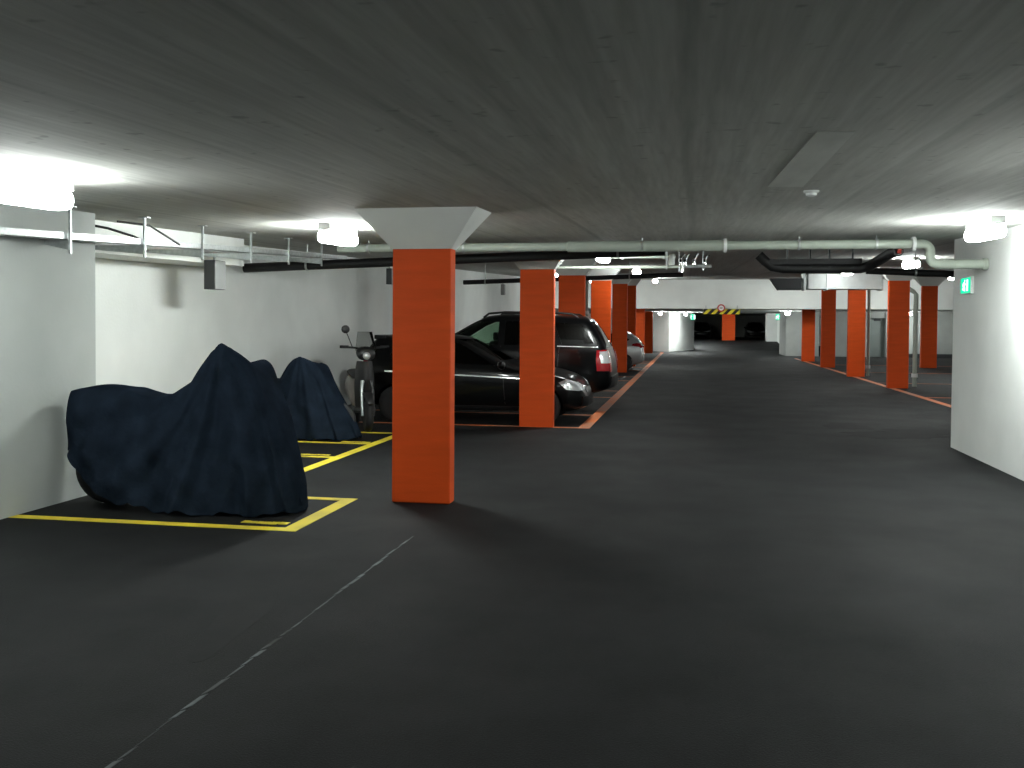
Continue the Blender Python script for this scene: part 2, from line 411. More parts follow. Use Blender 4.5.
column(2.40, 3.36, 74.0, 'broad orange column in the middle of the dark far opening', top=2.61, depth=.4)

# ------------------------------------------------------------------ lamps
def make_lamp(L=1.2):
    t = thing('fluorescent_lamp', '', 'ceiling lamp', (0, 0, 0), 0, 'fluorescent ceiling lamps')
    bm = MB(); bm.bevelbox((0, 0, -.036), (.13, L, .078), .006, 1); bm.build('housing', M['whitepvc'], t)
    bm = MB(); bm.bevelbox((0, 0, -.140), (.18, L - .03, .128), .05, 3); bm.build('diffuser', M['tube'], t, smooth=True)['label'] = 'glowing white diffuser'
    for s in (-1, 1):
        bm = MB(); bm.bevelbox((0, s * (L / 2 - .004), -.068), (.05, .016, .03), .004, 1); bm.build('latch', M['whitepvc'], t)
    return t
lamp0 = make_lamp(.86); first = [True]
tubes = {1.: M['tube']}
def lamp(x, y, label, z=None, flat_=False, rz=0, k=1.):
    o = lamp0 if first[0] else copy_tree(lamp0); first[0] = False
    if k not in tubes: tubes[k] = emission('lit_diffuser', (.94, 1., .965), LAMP * k)      # strength set lamp by lamp to balance the brightness
    for ch in o.children:
        if ch.name.startswith('diffuser'):
            ch.material_slots[0].link = 'OBJECT'; ch.material_slots[0].material = tubes[k]
    o.location = (x, y, zc(y) if z is None else z)
    o.rotation_euler = (0 if flat_ else SLOPE, 0, rz); o['label'] = label; return o
lamp(-4.07, 5.30, 'glaring long lamp at the left edge above the front covered motorcycle', k=.85)
lamp(-3.78, 9.98, 'bright lamp left of the nearest orange column head', k=1.5)
lamp(2.84, 10.15, 'glaring lamp beside the right wall, above the green exit sign', k=1.5)
lamp(-1.42, 15.9, 'small bright lamp below the pale pipe, above the black cars', k=1.)
lamp(-1.36, 24.95, 'lamp shining on the side of the column past the black off-road car', k=.5)
lamp(-1.44, 40.5, 'lamp close in front of the white ceiling step on the left', k=1.9)
lamp(-3.92, .28, 'added lamp over the left bays beside the viewer, out of view', k=.4)  # added out of view to throw light on the nearest column's front
lamp(2.86, 5.35, 'added lamp along the right wall nearer the viewer, out of view', k=.85)  # added out of frame for more light from the camera side
lamp(2.86, .5, 'added lamp along the right wall beside the viewer, out of view', k=.35)  # extra fill added beside the camera, never in view
lamp(-4.1, 29.0, 'added unseen lamp over the left bays behind the columns', k=.4)  # added out of sight to brighten the left bays
lamp(-4.1, 41.0, 'added unseen lamp over the far end of the left bays', k=1.5)  # added behind the columns to light the ceiling step
lamp(4.26, 20.0, 'oval bright lamp in front of the widest right orange column', k=1.5)
lamp(8.6, 21.8, 'added unseen lamp deep in the right bays behind the right wall edge', k=1.5)  # added behind the wall edge to light the right-hand columns
lamp(4.10, 26.75, 'lamp in front of the sheet-metal duct', k=.4)
lamp(4.62, 30.3, 'added lamp hidden behind the sheet-metal duct', k=.9)  # added out of sight to light the second right column
lamp(8.6, 34.0, 'lamp deep in the right bays next to the right wall edge', k=2.)
lamp(4.42, 42.9, 'added unseen lamp before the white ceiling step, behind the dark duct hood', k=.8)  # added behind the hood to light the farthest right column and the step
lamp(8.80, 43., 'added unseen lamp before the white ceiling step, behind the widest right column', k=1.)  # added out of sight to brighten the right part of the step
lamp(-1.73, 57.6, 'lamp under the low ceiling left of the bright pier', z=2.448, flat_=True, k=1.2)
lamp(-.25, 60.6, 'lamp shining straight onto the angled white pier', z=2.459, flat_=True, k=3.4)
lamp(.05, 69.0, 'added unseen lamp over the far ramp, tucked behind the bright pier', z=2.54, flat_=True, k=5.)  # added behind the pier to light the broad column and ramp floor
lamp(5.02, 52., 'lamp under the low ceiling at the corner of the grey cross wall', z=2.427, flat_=True, k=1.5)
lamp(11.2, 53., 'lamp at the cross wall seen beside the widest right orange column', z=2.43, flat_=True)

# ------------------------------------------------------------------ pipes, trays, ducts
# pale transverse pipe with elbows into the right wall
t = thing('waste_pipe', 'long pale grey-green pipe across the drive, bending down into the right wall', 'pipe', (0, 12.2, 2.60))
pts = [(-4.62, 0, .0), (2.72, 0, .0)]
pts += [(2.72 + .09 * math.sin(a), 0, -.09 + .09 * math.cos(a)) for a in np.linspace(.2, PI / 2, 6)]
pts += [(2.81 + .09 - .09 * math.cos(a), 0, -.155 - .09 * math.sin(a)) for a in np.linspace(.0, PI / 2, 6)]
pts += [(3.45, 0, -.245)]
bm = MB(); bm.tube(pts, .056, 16); bm.build('pipe_run', M['pvc'], t, smooth=True, auto=50)
bm = MB(); bm.lathe([(.056, -1.55), (.070, -1.54), (.070, .41), (.056, .42)], (0, 0, .0), 'X', 20); bm.build('sleeve', M['pvc'], t, smooth=True, auto=40)
for x in (.42, 2.62):
    bm = MB(); bm.lathe([(.06, -.02), (.088, -.02), (.088, .02), (.06, .02)], (x, 0, 0), 'X', 20); bm.build('collar', M['whitepvc'], t)
for x in (-4.2, -2.9, -.6, 1.3, 2.2):
    bm = MB(); bm.lathe([(.06, -.012), (.07, -.012), (.07, .012), (.06, .012)], (x, 0, 0), 'X', 20); bm.tube([(x, 0, .06), (x, 0, .105)], .006, 8); bm.build('pipe_clip', M['galv'], t)
bm = MB(); bm.lathe([(.056, -.05), (.070, -.05), (.070, .0), (.056, .0)], (3.45, 0, -.245), 'X', 20); bm.build('wall_collar', M['pvc'], t)

# black insulated pipe falling towards the left wall
def blackrun(y, p0, p1, r, label, hang=()):
    t = thing('insulated_pipe', label, 'pipe', (0, y, 0))
    bm = MB(); bm.tube([(p0[0], 0, p0[1]), (p1[0], 0, p1[1])], r, 14); bm.build('pipe_run', M['blackpipe'], t, smooth=True, auto=50)
    for x in hang:
        z = p0[1] + (p1[1] - p0[1]) * (x - p0[0]) / (p1[0] - p0[0])
        bm = MB(); bm.tube([(x, 0, z + r * .8), (x, 0, zc(y) + .01)], .008, 8); bm.lathe([(r, -.015), (r + .008, -.015), (r + .008, .015), (r, .015)], (x, 0, z), 'X', 16)
        bm.build('hanger', M['galv'], t)
    return t
blackrun(13.5, (-6.62, 2.425), (-.35, 2.64), .068, 'thick black pipe sloping across below the pale pipe, behind the nearest orange column', (-5.6, -4.1, -1.0))
blackrun(21., (-5.0, 2.54), (-.15, 2.70), .05, 'thin black pipe farther back, above the black off-road car', (-4.5, -3.2, -1.3))
blackrun(15.2, (2.6, 2.45), (4.6, 2.36), .05, 'black pipe stretching from the right row towards the edge of the right wall', (3.3,))
# black cable tray section over the right lane
t = thing('black_pipe_bend', 'black pipe with upturned ends hung below the pale pipe on the right', 'pipe', (0, 13.6, 0))
bm = MB(); bm.tube([(.92, 0, 2.58), (1.0, 0, 2.50), (1.1, 0, 2.42), (1.25, 0, 2.395), (1.8, 0, 2.39), (2.25, 0, 2.39), (2.36, -.1, 2.42), (2.42, -.5, 2.48), (2.46, -1.0, 2.53), (2.48, -1.28, 2.53)], .066, 12)
bm.build('pipe_run', M['blackpipe'], t, smooth=True, auto=50)
bm = MB(); bm.box((1.66, 0, 2.455), (1.2, .13, .015)); bm.box((1.66, .065, 2.485), (1.2, .01, .075)); bm.box((1.66, -.065, 2.485), (1.2, .01, .075)); bm.build('tray_strip', M['blackpipe'], t)
for x in (1.3, 1.6, 1.85, 2.15):
    bm = MB(); bm.tube([(x, 0, 2.44), (x, 0, zc(13.6) + .01)], .012, 8); bm.box((x, 0, 2.41), (.03, .13, .012)); bm.build('hanger', M['darkmetal'], t)
bm = MB(); bm.lathe([(.05, -.02), (.066, -.02), (.066, .02), (.05, .02)], (2.475, -1.3, 2.56), 'X', 16); bm.build('pipe_clamp', M['red'], t)['label'] = 'red pipe clamp'

# valve and bracket assembly
t = thing('valve_rack', 'shiny steel valves and fittings hung below the pale pipe over the drive', 'pipe fittings', (-.05, 13.3, 2.48))
bm = MB(); bm.bevelbox((.15, 0, -.07), (.36, .045, .045), .006, 1); bm.build('rail', M['galv'], t)
bm = MB(); bm.lathe([(.034, -.085), (.04, -.08), (.04, .07), (.034, .075)], (-.2, 0, .03), 'Z', 16); bm.build('white_cylinder', M['whitepvc'], t, smooth=True, auto=40)
for x, h in ((-.08, .10), (-.02, .10), (.10, .11), (.24, .09)):
    bm = MB(); bm.tube([(x, 0, -.05), (x, 0, .02), (x + .02, 0, .06), (x + .05, 0, h)], .022, 10); bm.lathe([(.02, -.03), (.045, -.03), (.045, .0), (.02, .0)], (x + .01, 0, .03), 'X', 12)
    bm.build('valve', M['chrome'], t, smooth=True, auto=40)
for x in (-.1, .22):
    bm = MB(); bm.tube([(x, 0, -.13), (x, 0, zc(13.3) - 2.48 + .01)], .008, 8); bm.build('hanger', M['galv'], t)
bm = MB(); bm.tube([(-.06, 0, -.07), (-.06, 0, -.15)], .022, 10); bm.build('drain_stub', M['chrome'], t, smooth=True, auto=40)

# thin conduits
for (z, y, x0, x1, lab) in ((2.775, 16.6, -1.5, -.25, 'thin pale conduit just right of the small bright lamp, upper of two'), (2.60, 16.6, -2.9, -.2, 'thin pale conduit across the black cars, lower of two')):
    t = thing('conduit', lab, 'pipe', (0, y, z))
    bm = MB(); bm.tube([(x0, 0, 0), (x1, 0, 0)], .024, 10); bm.build('pipe_run', M['pvc'], t, smooth=True, auto=50)
    for x in (x0 + .35, x1 - .2):
        bm = MB(); bm.box((x, -.03, (zc(y) - z) / 2 - .01), (.03, .012, zc(y) - z + .06)); bm.build('hanger', M['galv'], t)
# cable tray along the left wall
t = thing('cable_tray', 'galvanised cable tray along the top of the left wall above the covered motorcycles', 'cable tray', (-5.3, 0, 0))
def tz(y): return zc(y) - .29 + .012 * (y - 7)
bm = MB()
y0, y1 = 1.0, 14.2; W = .065
for (xa, xb, za, zb) in ((-W, W, 0, .006), (-W, -W + .006, 0, .06), (W - .006, W, 0, .06)):
    bm.frustum([(xa, y0, tz(y0) + za), (xb, y0, tz(y0) + za), (xb, y1, tz(y1) + za), (xa, y1, tz(y1) + za)],
               [(xa, y0, tz(y0) + zb), (xb, y0, tz(y0) + zb), (xb, y1, tz(y1) + zb), (xa, y1, tz(y1) + zb)])
bm.build('tray', M['galv'], t)
for y in (3.98, 5.12, 6.26, 7.40, 8.54, 9.67, 10.84, 11.95, 13.1):
    bm = MB(); xa = -.2 if y < 8.1 else -.60
    bm.box((W + .02, y, (tz(y) - .13 + zc(y)) / 2 + .01), (.02, .022, zc(y) - tz(y) + .13)); bm.prism([(W + .02, tz(y) - .002), (xa, tz(y) - .002), (xa, tz(y) - .03), (W + .02, tz(y) - .09)], y - .02, y + .02, 'Y')
    bm.box((W + .02, y, zc(y) - .005), (.09, .06, .012)); bm.build('hanger', M['galv'], t)
bm = MB(); bm.tube([(-.05, 1.1, tz(1.1) + .02)] + [(-.05 + .03 * math.sin(y * 1.7), y, tz(y) + .022) for y in np.linspace(2, 14, 30)], .014, 8); bm.build('cable', M['blackpipe'], t, smooth=True, auto=50)
bm = MB(); bm.tube([(-.21 - .0, 8.15, tz(8.15) + .17), (-.12, 8.25, tz(8.2) + .15), (.0, 8.5, tz(8.5) + .08), (.05, 8.62, tz(8.6) + .02)], .012, 8); bm.tube([(-.05, 8.3, zc(8.3) - .06), (.04, 8.7, zc(8.7) - .07), (.08, 9.2, tz(9.2) + .03)], .010, 8); bm.build('cable', M['blackpipe'], t, smooth=True, auto=50)
# small boxes hung from the tray or wall
def jbox(x, y, z, w, d, h, lab, mat=M['darkmetal']):
    t = thing('junction_box', lab, 'electrical box', (x, y, z))
    bm = MB(); bm.bevelbox((0, 0, -h / 2), (w, d, h), .006, 1); bm.build('housing', mat, t)
    bm = MB(); bm.bevelbox((w / 2 + .003, 0, -h / 2), (.012, d * .96, h * .97), .003, 1); bm.build('side_cover', M['boxgrey'], t)
    bm = MB(); bm.tube([(0, 0, -.005), (0, 0, .09)], .018, 8); bm.build('conduit_stub', M['galv'], t)
    return t
jbox(-5.80, 11.05, 2.37, .15, .26, .36, 'dark box on the white wall below the cable tray, above the covered motorcycles')
jbox(-4.48, 14.0, 2.44, .09, .10, .24, 'dark box peeking out beside the nearest orange column, below the black pipe')
jbox(-4.10, 21., 2.50, .08, .10, .24, 'small grey box hanging below the black pipe over the black off-road car', M['boxgrey'])
# tray and pipe along the right wall
t = thing('wall_conduit', 'dark conduit along the top of the right wall beside the glaring lamp', 'pipe', (3.36, 0, 0))
bm = MB(); bm.tube([(0, y, zc(y) - .055) for y in (0., 3, 6, 9.9)], .035, 10); bm.build('pipe_run', M['darkmetal'], t, smooth=True, auto=50)
bm = MB(); bm.tube([(.06, y, zc(y) - .14) for y in (0., 3, 6, 11.)], .014, 8); bm.build('thin_pipe', M['whitepvc'], t, smooth=True, auto=50)
for y in (4, 6, 8, 9.6):
    bm = MB(); bm.box((0.02, y, zc(y) - .05), (.10, .03, .10)); bm.build('pipe_clip', M['galv'], t)
# vertical drain pipes
def drain(x, y, z0, z1, lab, r=.055, sock=None, bend=None):
    t = thing('drain_pipe', lab, 'pipe', (x, y, 0))
    p = [(0, 0, z0), (0, 0, z1)]
    if bend: p += [(bend * .25, 0, z1 + .08), (bend, 0, z1 + .22)]
    bm = MB(); bm.tube(p, r, 14); bm.build('pipe_run', M['pvc'], t, smooth=True, auto=50)
    bm = MB(); bm.lathe([(r, -.05), (r + .022, -.05), (r + .022, .05), (r, .05)], (0, 0, sock or z0 + .3), 'Z', 16); bm.build('socket', M['whitepvc'], t)
drain(-2.80, 26.32, 0, zc(26.3) - .0, 'grey drain pipe with white socket, left of the column past the black off-road car', sock=1.95)
drain(6.02, 27.6, 0, 2.50, 'pale drain pipe directly right of the widest right orange column', r=.06, bend=-.3)
drain(5.77, 33.1, 0, zc(33.1), 'pale drain pipe against the second column of the right row', r=.05)
# ventilation duct
t = thing('ventilation_duct', 'grey sheet-metal ventilation duct above the right row of columns', 'duct', (0, 27.9, 0))
bm = MB(); bm.bevelbox((4.22, .3, 2.865), (1.96, .6, .43), .01, 1); bm.build('duct_body', M['duct'], t)
bm = MB(); bm.prism([(2.22, 2.96), (3.07, 2.96), (3.07, 2.64), (2.44, 2.64)], 0.05, .55, 'Y'); bm.build('dark_hood', M['darkmetal'], t)['label'] = 'dark trapezoid hood'
for x in (3.14, 3.75, 5.2):
    bm = MB(); bm.bevelbox((x, .3, 2.865), (.05, .66, .49), .006, 1); bm.build('flange', M['galv'], t)
for x in (3.5, 4.9):
    bm = MB(); bm.tube([(x, .3, 3.05), (x, .3, zc(28.2) + .01)], .012, 8); bm.build('hanger', M['galv'], t)
# detector on the ceiling
t = thing('smoke_detector', 'small white smoke detector on the ceiling near the pale repaired strip', 'smoke detector', (.85, 7.22, zc(7.22)))
bm = MB(); bm.lathe([(.055, .006), (.055, -.012), (.045, -.018)], axis='Z', n=20); bm.build('base', M['whitepvc'], t)
bm = MB(); bm.lathe([(.04, -.016), (.038, -.034), (.02, -.044)], axis='Z', n=20); bm.build('sensor_head', M['whitepvc'], t, smooth=True, auto=50)

# ------------------------------------------------------------------ signs
def exit_sign(loc, rz, lab, w=.42, h=.2, back=0.):
    t = thing('exit_sign', lab, 'exit sign', loc, rz, 'green exit signs')
    bm = MB(); bm.bevelbox((0, .02, 0), (w + .03, .04, h + .03), .006, 1); bm.build('housing', M['whitepvc'], t)
    bm = MB(); bm.box((0, -.002, 0), (w, .006, h)); bm.build('face', M['exitgreen'], t)['label'] = 'lit green face'
    bm = MB(); k = h / .2
    def bar(p, q, r=.012): bm.tube([(p[0] * k, -.006, p[1] * k), (q[0] * k, -.006, q[1] * k)], r * k, 6)
    bm.ball((-.02 * k, -.006, .062 * k), .018 * k, 1, (1, .3, 1))
    bar((-.03, .038), (-.045, -.01), .018); bar((-.03, .035), (.01, .01)); bar((-.03, .035), (-.075, .02)); bar((-.075, .02), (-.085, -.01))
    bar((-.045, -.01), (-.01, -.035)); bar((-.01, -.035), (-.015, -.075)); bar((-.045, -.01), (-.07, -.045)); bar((-.07, -.045), (-.105, -.05))
    bm.box((.10 * k, -.006, 0), (.055 * k, .004, .15 * k)); bm.build('pictogram', M['exitwhite'], t)['label'] = 'white running figure and doorway'
    return t
exit_sign((3.42, 12.98, 2.135), PI / 2 + PI, 'green exit sign on the right wall below the glaring lamp', .42, .19)
exit_sign((.12, 65.0, 2.20), .0, 'green exit sign at the right end of the bright angled pier', .34, .36)
exit_sign((6.12, 69.5, 2.28), .0, 'green exit sign on the stepped wall right of the dark far opening', .40, .40)
t = thing('clearance_bar', 'yellow and black striped height bar under the white ceiling step', 'barrier bar', (1.42, 44.93, 2.27))
bm = MB(); bm.bevelbox((0, 0, -.012), (1.64, .05, .235), .01, 1); bm.build('striped_board', M['hazard'], t)
for x in (-.7, .7):
    bm = MB(); bm.box((x, .035, .13), (.04, .03, .3)); bm.build('bracket', M['galv'], t)
t = thing('height_sign', 'round red-rimmed white sign above the striped height bar', 'traffic sign', (1.40, 44.86, 2.43))
bm = MB(); bm.lathe([(.17, -.012), (.175, 0), (.17, .012)], axis='Y', n=32); bm.build('ring', M['signred'], t)
bm = MB(); bm.lathe([(.115, -.018), (.118, -.012)], axis='Y', n=32); bm.build('face', M['signwhite'], t)
bm = MB(); bm.box((-.0, -.02, 0), (.12, .004, .035)); bm.build('dark_mark', M['trim'], t)

# ------------------------------------------------------------------ covered motorcycles
def wheel(bm_t, bm_r, x, y, R, w):
    n = 10
    prof = [(R * .66, -w * .5)] + [(R - w * .5 + w * .5 * math.cos(a) * 1., w * .5 * math.sin(a)) for a in np.linspace(-PI / 2, PI / 2, n)] + [(R * .66, w * .5)]
    bm_t.lathe(prof, (x, y, R), 'Y', 32)
    bm_r.lathe([(R * .1, -w * .42), (R * .2, -w * .36), (R * .3, -w * .1), (R * .62, -w * .1), (R * .67, -w * .4), (R * .67, w * .4), (R * .62, w * .1), (R * .3, w * .1), (R * .2, w * .36), (R * .1, w * .42)], (x, y, R), 'Y', 32)

def smooth_interp(x, pts):
    """monotone cubic through points"""
    xs = np.array([p[0] for p in pts]); ys = np.array([p[1] for p in pts])
    d = np.diff(ys) / np.diff(xs); m = np.zeros(len(xs)); m[0] = d[0]; m[-1] = d[-1]
    for i in range(1, len(xs) - 1):
        m[i] = 0 if d[i - 1] * d[i] <= 0 else 2 * d[i - 1] * d[i] / (d[i - 1] + d[i])
    x = np.clip(x, xs[0], xs[-1]); i = np.clip(np.searchsorted(xs, x) - 1, 0, len(xs) - 2)
    h = xs[i + 1] - xs[i]; t = (x - xs[i]) / h
    return (2 * t**3 - 3 * t**2 + 1) * ys[i] + (t**3 - 2 * t**2 + t) * h * m[i] + (-2 * t**3 + 3 * t**2) * ys[i + 1] + (t**3 - t**2) * h * m[i + 1]

def cover_mesh(top, wtop, wbot, hem, mirrors, seed=1, nu=170, nv=96):
    """cloth over a motorcycle: x along the bike (front = +x)"""
    rnd = np.random.RandomState(seed); ph = rnd.uniform(0, 6.28, 40)
    x0, x1 = top[0][0], top[-1][0]
    bm = MB(); V = []
    for i in range(nu):
        u = i / (nu - 1); x = x0 + (x1 - x0) * (.5 - .5 * math.cos(PI * u)) if False else x0 + (x1 - x0) * u
        T = smooth_interp(x, top); wt = smooth_interp(x, wtop); wb = smooth_interp(x, wbot); H = min(smooth_interp(x, hem), T - .02)
        row = []
        for j in range(nv):
            v = -1 + 2 * j / (nv - 1); a = abs(v); sgn = 1 if v >= 0 else -1
            k = .28
            if a < k:
                y = wt * (a / k); z = T + .012 * math.cos(a / k * PI / 2)
                dz = 1 - .2 * (a / k)
            else:
                s = (a - k) / (1 - k); z = T - (T - H) * s ** 1.12; y = wt + (wb - wt) * s ** .75 + .035 * math.sin(PI * s)
                dz = max(0, 1 - s * 2.1)
            y *= sgn
            # tents over the handlebar ends
            for (mx, my, mz, rx, ry) in mirrors:
                q = math.hypot((x - mx) / rx, (y - my) / ry)
                if q < 1: z = max(z, z + (mz - z) * (1 - q) ** 1.15 * min(1, dz * 1.5))
            # folds
            s = max(0., (a - .2) / .8)
            fall = math.sin(PI * min(1, s * .62))
            ang = math.atan2(T + .15 - z, (x - mirrors[0][0]) + 1e-6)
            f = .020 * math.sin(11 * ang + ph[0]) + .012 * math.sin(23 * ang + 2.5 * z + ph[1] + sgn) + .012 * math.sin(9 * x + 5 * z + ph[2] + sgn * .7) + .007 * math.sin(31 * x - 9 * z + ph[3])
            f2 = .010 * math.sin(17 * x + 14 * z + ph[4]) * math.sin(8 * z + ph[5])
            y += sgn * (f + f2) * fall * 1.35
            z += .010 * math.sin(14 * x + ph[6]) * (1 if a < .3 else .4) * .5
            if a > .97: z += .018 * math.sin(16 * x + ph[7] + sgn) + .01 * math.sin(37 * x + ph[8])
            row.append(bm.bm.verts.new((x, y, max(z, .012))))
        V.append(row)
    for A, B in zip(V, V[1:]):
        for j in range(nv - 1): bm.bm.faces.new((A[j], B[j], B[j + 1], A[j + 1]))
    # close both ends
    bm.bm.faces.new(V[0]); bm.bm.faces.new(V[-1][::-1])
    return bm

t = thing('covered_motorcycle', 'larger covered motorcycle under a navy sheet, nearest, beside the left wall', 'motorcycle', (-4.29, 7.66, 0), 0, 'covered motorcycles')
cm = cover_mesh(
    top=[(-1.06, .58), (-1.057, .84), (-1.05, .95), (-1.02, 1.0), (-.93, 1.015), (-.72, 1.035), (-.6, 1.03), (-.5, 1.025), (-.36, .985), (-.25, .965), (-.14, .97), (-.05, .99), (.05, 1.04), (.15, 1.095), (.25, 1.145), (.36, 1.20), (.48, 1.235), (.62, 1.225), (.69, 1.19), (.75, 1.10), (.82, .98), (.90, .83), (.97, .62), (1.03, .42), (1.075, .22), (1.095, .12)],
    wtop=[(-1.06, .05), (-1.0, .13), (-.85, .17), (-.3, .15), (0, .16), (.3, .24), (.5, .3), (.7, .24), (.95, .12), (1.095, .04)],
    wbot=[(-1.06, .10), (-1.0, .22), (-.75, .30), (-.3, .38), (.2, .40), (.7, .36), (.95, .26), (1.06, .16), (1.095, .06)],
    hem=[(-1.06, .46), (-.96, .38), (-.83, .30), (-.70, .20), (-.5, .10), (0, .03), (.5, .02), (1.095, .02)],
    mirrors=[(.49, -.31, 1.435, .36, .34), (.60, .34, 1.29, .20, .26)], seed=4)
cm.build('fabric_cover', M['cover'], t, smooth=True)
bt, br = MB(), MB(); wheel(bt, br, -.74, 0, .31, .17); w_ = bt.build('rear_tyre', M['rubber'], t, smooth=True, auto=50); br.build('rim', M['darkmetal'], w_, smooth=True, auto=40)
bt, br = MB(), MB(); wheel(bt, br, .72, 0, .30, .12); w_ = bt.build('front_tyre', M['rubber'], t, smooth=True, auto=50); br.build('rim', M['darkmetal'], w_, smooth=True, auto=40)

t = thing('covered_motorcycle', 'smaller covered motorcycle under a navy sheet, behind the larger one', 'motorcycle', (-5.33, 12.62, 0), 0, 'covered motorcycles')
cm = cover_mesh(
    top=[(-.95, .5), (-.94, .72), (-.86, .8), (-.6, .84), (-.4, .82), (-.28, .82), (-.16, .9), (0.0, 1.02), (.10, 1.06), (.2, 1.02), (.30, .98), (.40, .86), (.5, .70), (.62, .52), (.75, .33), (.84, .15), (.87, .06)],
    wtop=[(-.95, .05), (-.8, .14), (-.3, .15), (.0, .22), (.2, .24), (.45, .16), (.87, .03)],
    wbot=[(-.95, .10), (-.8, .22), (-.3, .33), (.2, .36), (.6, .28), (.80, .16), (.87, .06)],
    hem=[(-.95, .3), (-.7, .12), (-.4, .04), (.87, .02)],
    mirrors=[(.10, -.26, 1.15, .38, .32), (.2, .28, 1.05, .25, .28)], seed=9, nu=120, nv=72)
cm.build('fabric_cover', M['cover'], t, smooth=True)
bt, br = MB(), MB(); wheel(bt, br, -.60, 0, .27, .13); w_ = bt.build('rear_tyre', M['rubber'], t, smooth=True, auto=50); br.build('rim', M['darkmetal'], w_, smooth=True, auto=40)
bt, br = MB(), MB(); wheel(bt, br, .55, 0, .26, .11); w_ = bt.build('front_tyre', M['rubber'], t, smooth=True, auto=50); br.build('rim', M['darkmetal'], w_, smooth=True, auto=40)

# ------------------------------------------------------------------ scooter
t = thing('motor_scooter', 'uncovered motor scooter with windscreen and round mirrors, standing behind the covered motorcycles', 'scooter', (-4.95, 14.08, 0), math.radians(-62))
for nm, x, R in (('front_tyre', .62, .24), ('rear_tyre', -.62, .24)):
    bt, br = MB(), MB(); wheel(bt, br, x, 0, R, .11); w_ = bt.build(nm, M['rubber'], t, smooth=True, auto=50); br.build('rim', M['alloy'], w_, smooth=True, auto=40)
def loft(secs, n=16):
    """secs: (x, zc, halfw, halfh)"""
    b = MB(); R = []
    for x, z, w, h in secs:
        R.append([b.bm.verts.new((x, w * math.copysign(abs(math.cos(a)) ** .8, math.cos(a)), z + h * math.copysign(abs(math.sin(a)) ** .8, math.sin(a)))) for a in [2 * PI * k / n for k in range(n)]])
    for A, B in zip(R, R[1:]):
        for k in range(n): b.bm.faces.new((A[k], A[(k + 1) % n], B[(k + 1) % n], B[k]))
    b.bm.faces.new(R[0]); b.bm.faces.new(R[-1][::-1]); return b
loft([(-.86, .72, .05, .05), (-.82, .70, .12, .10), (-.6, .62, .19, .17), (-.3, .58, .19, .20), (-.12, .50, .17, .22), (-.02, .42, .14, .14), (.0, .40, .08, .08)]).build('rear_body', M['scooterpaint'], t, smooth=True)
loft([(-.80, .82, .06, .03), (-.72, .83, .13, .05), (-.45, .83, .15, .06), (-.2, .79, .13, .05), (-.05, .76, .08, .03)]).build('seat', M['seatm'], t, smooth=True)
bm = MB(); bm.bevelbox((.12, 0, .30), (.42, .34, .08), .03, 2); bm.build('floorboard', M['trim'], t)
# leg shield: a curved plate
b = MB(); G = []
for i in range(9):
    z = .28 + i * .095; xx = .30 + .10 * math.sin((z - .28) * 1.6) - .10 * max(0, z - .75)
    w = .10 + .05 * math.sin(PI * min(1, (z - .2) / .95))
    G.append([b.bm.verts.new((xx - .16 * (abs(j - 5) / 5) ** 2 + .05, w * (j - 5) / 5, z)) for j in range(11)])
for A, B in zip(G, G[1:]):
    for j in range(10): b.bm.faces.new((A[j], A[j + 1], B[j + 1], B[j]))
b.bm.normal_update(); bmesh.ops.solidify(b.bm, geom=b.bm.faces[:], thickness=.02)
b.build('leg_shield', M['trim'], t, smooth=True, auto=50)
for s in (-1, 1):
    bm = MB(); bm.tube([(.62, s * .08, .24), (.52, s * .08, .62), (.47, s * .06, .75)], [.024, .026, .03], 10); bm.build('fork_leg', M['galv'] if s < 0 else M['trim'], t, smooth=True, auto=50)
loft([(.38, .50, .05, .02), (.48, .55, .07, .03), (.62, .56, .07, .03), (.78, .50, .07, .03), (.85, .43, .04, .02)]).build('front_mudguard', M['trim'], t, smooth=True)
loft([(.28, 1.16, .08, .06), (.34, 1.17, .14, .09), (.42, 1.15, .14, .10), (.47, 1.13, .10, .08)]).build('handlebar_cowl', M['trim'], t, smooth=True)
bm = MB(); bm.lathe([(.06, .0), (.055, .03), (.03, .045)], (.455, 0, 1.12), 'X', 20); bm.build('headlight', M['clearlens'], t, smooth=True, auto=50)
bm = MB(); bm.tube([(.26, -.34, 1.25), (.33, -.15, 1.24), (.36, 0, 1.20), (.33, .15, 1.24), (.26, .34, 1.25)], .016, 10); bm.build('handlebar', M['trim'], t, smooth=True, auto=50)
for s in (-1, 1):
    bm = MB(); bm.tube([(.27, s * .24, 1.25), (.25, s * .37, 1.253)], .022, 10); bm.build('grip', M['rubber'], t, smooth=True, auto=50)
    if s > 0: continue
    bm = MB(); bm.tube([(.31, s * .19, 1.25), (.30, s * .24, 1.38), (.29, s * .28, 1.48)], .007, 8); st = bm.build('mirror_stalk', M['trim'], t, smooth=True, auto=50)
    bm = MB(); bm.lathe([(.045, -.02), (.062, -.005), (.062, .012), (.05, .02)], (.29, s * .29, 1.515), 'X', 20); bm.build('mirror', M['trim'], st, smooth=True, auto=50)
b = MB(); G = []
for i in range(6):
    z = 1.20 + i * .056; w = .16 - .01 * i
    G.append([b.bm.verts.new((.46 - .05 * i * .5 - .05 * ((j - 4) / 4) ** 2, w * (j - 4) / 4, z + .0)) for j in range(9)])
for A, B in zip(G, G[1:]):
    for j in range(8): b.bm.faces.new((A[j], A[j + 1], B[j + 1], B[j]))
b.bm.normal_update(); bmesh.ops.solidify(b.bm, geom=b.bm.faces[:], thickness=.009)
b.build('windscreen', M['screen'], t, smooth=True, auto=50)
bm = MB(); bm.ball((-.86, 0, .72), .06, 2, (.5, 1.4, .8)); bm.build('tail_light', M['redlens'], t, smooth=True)
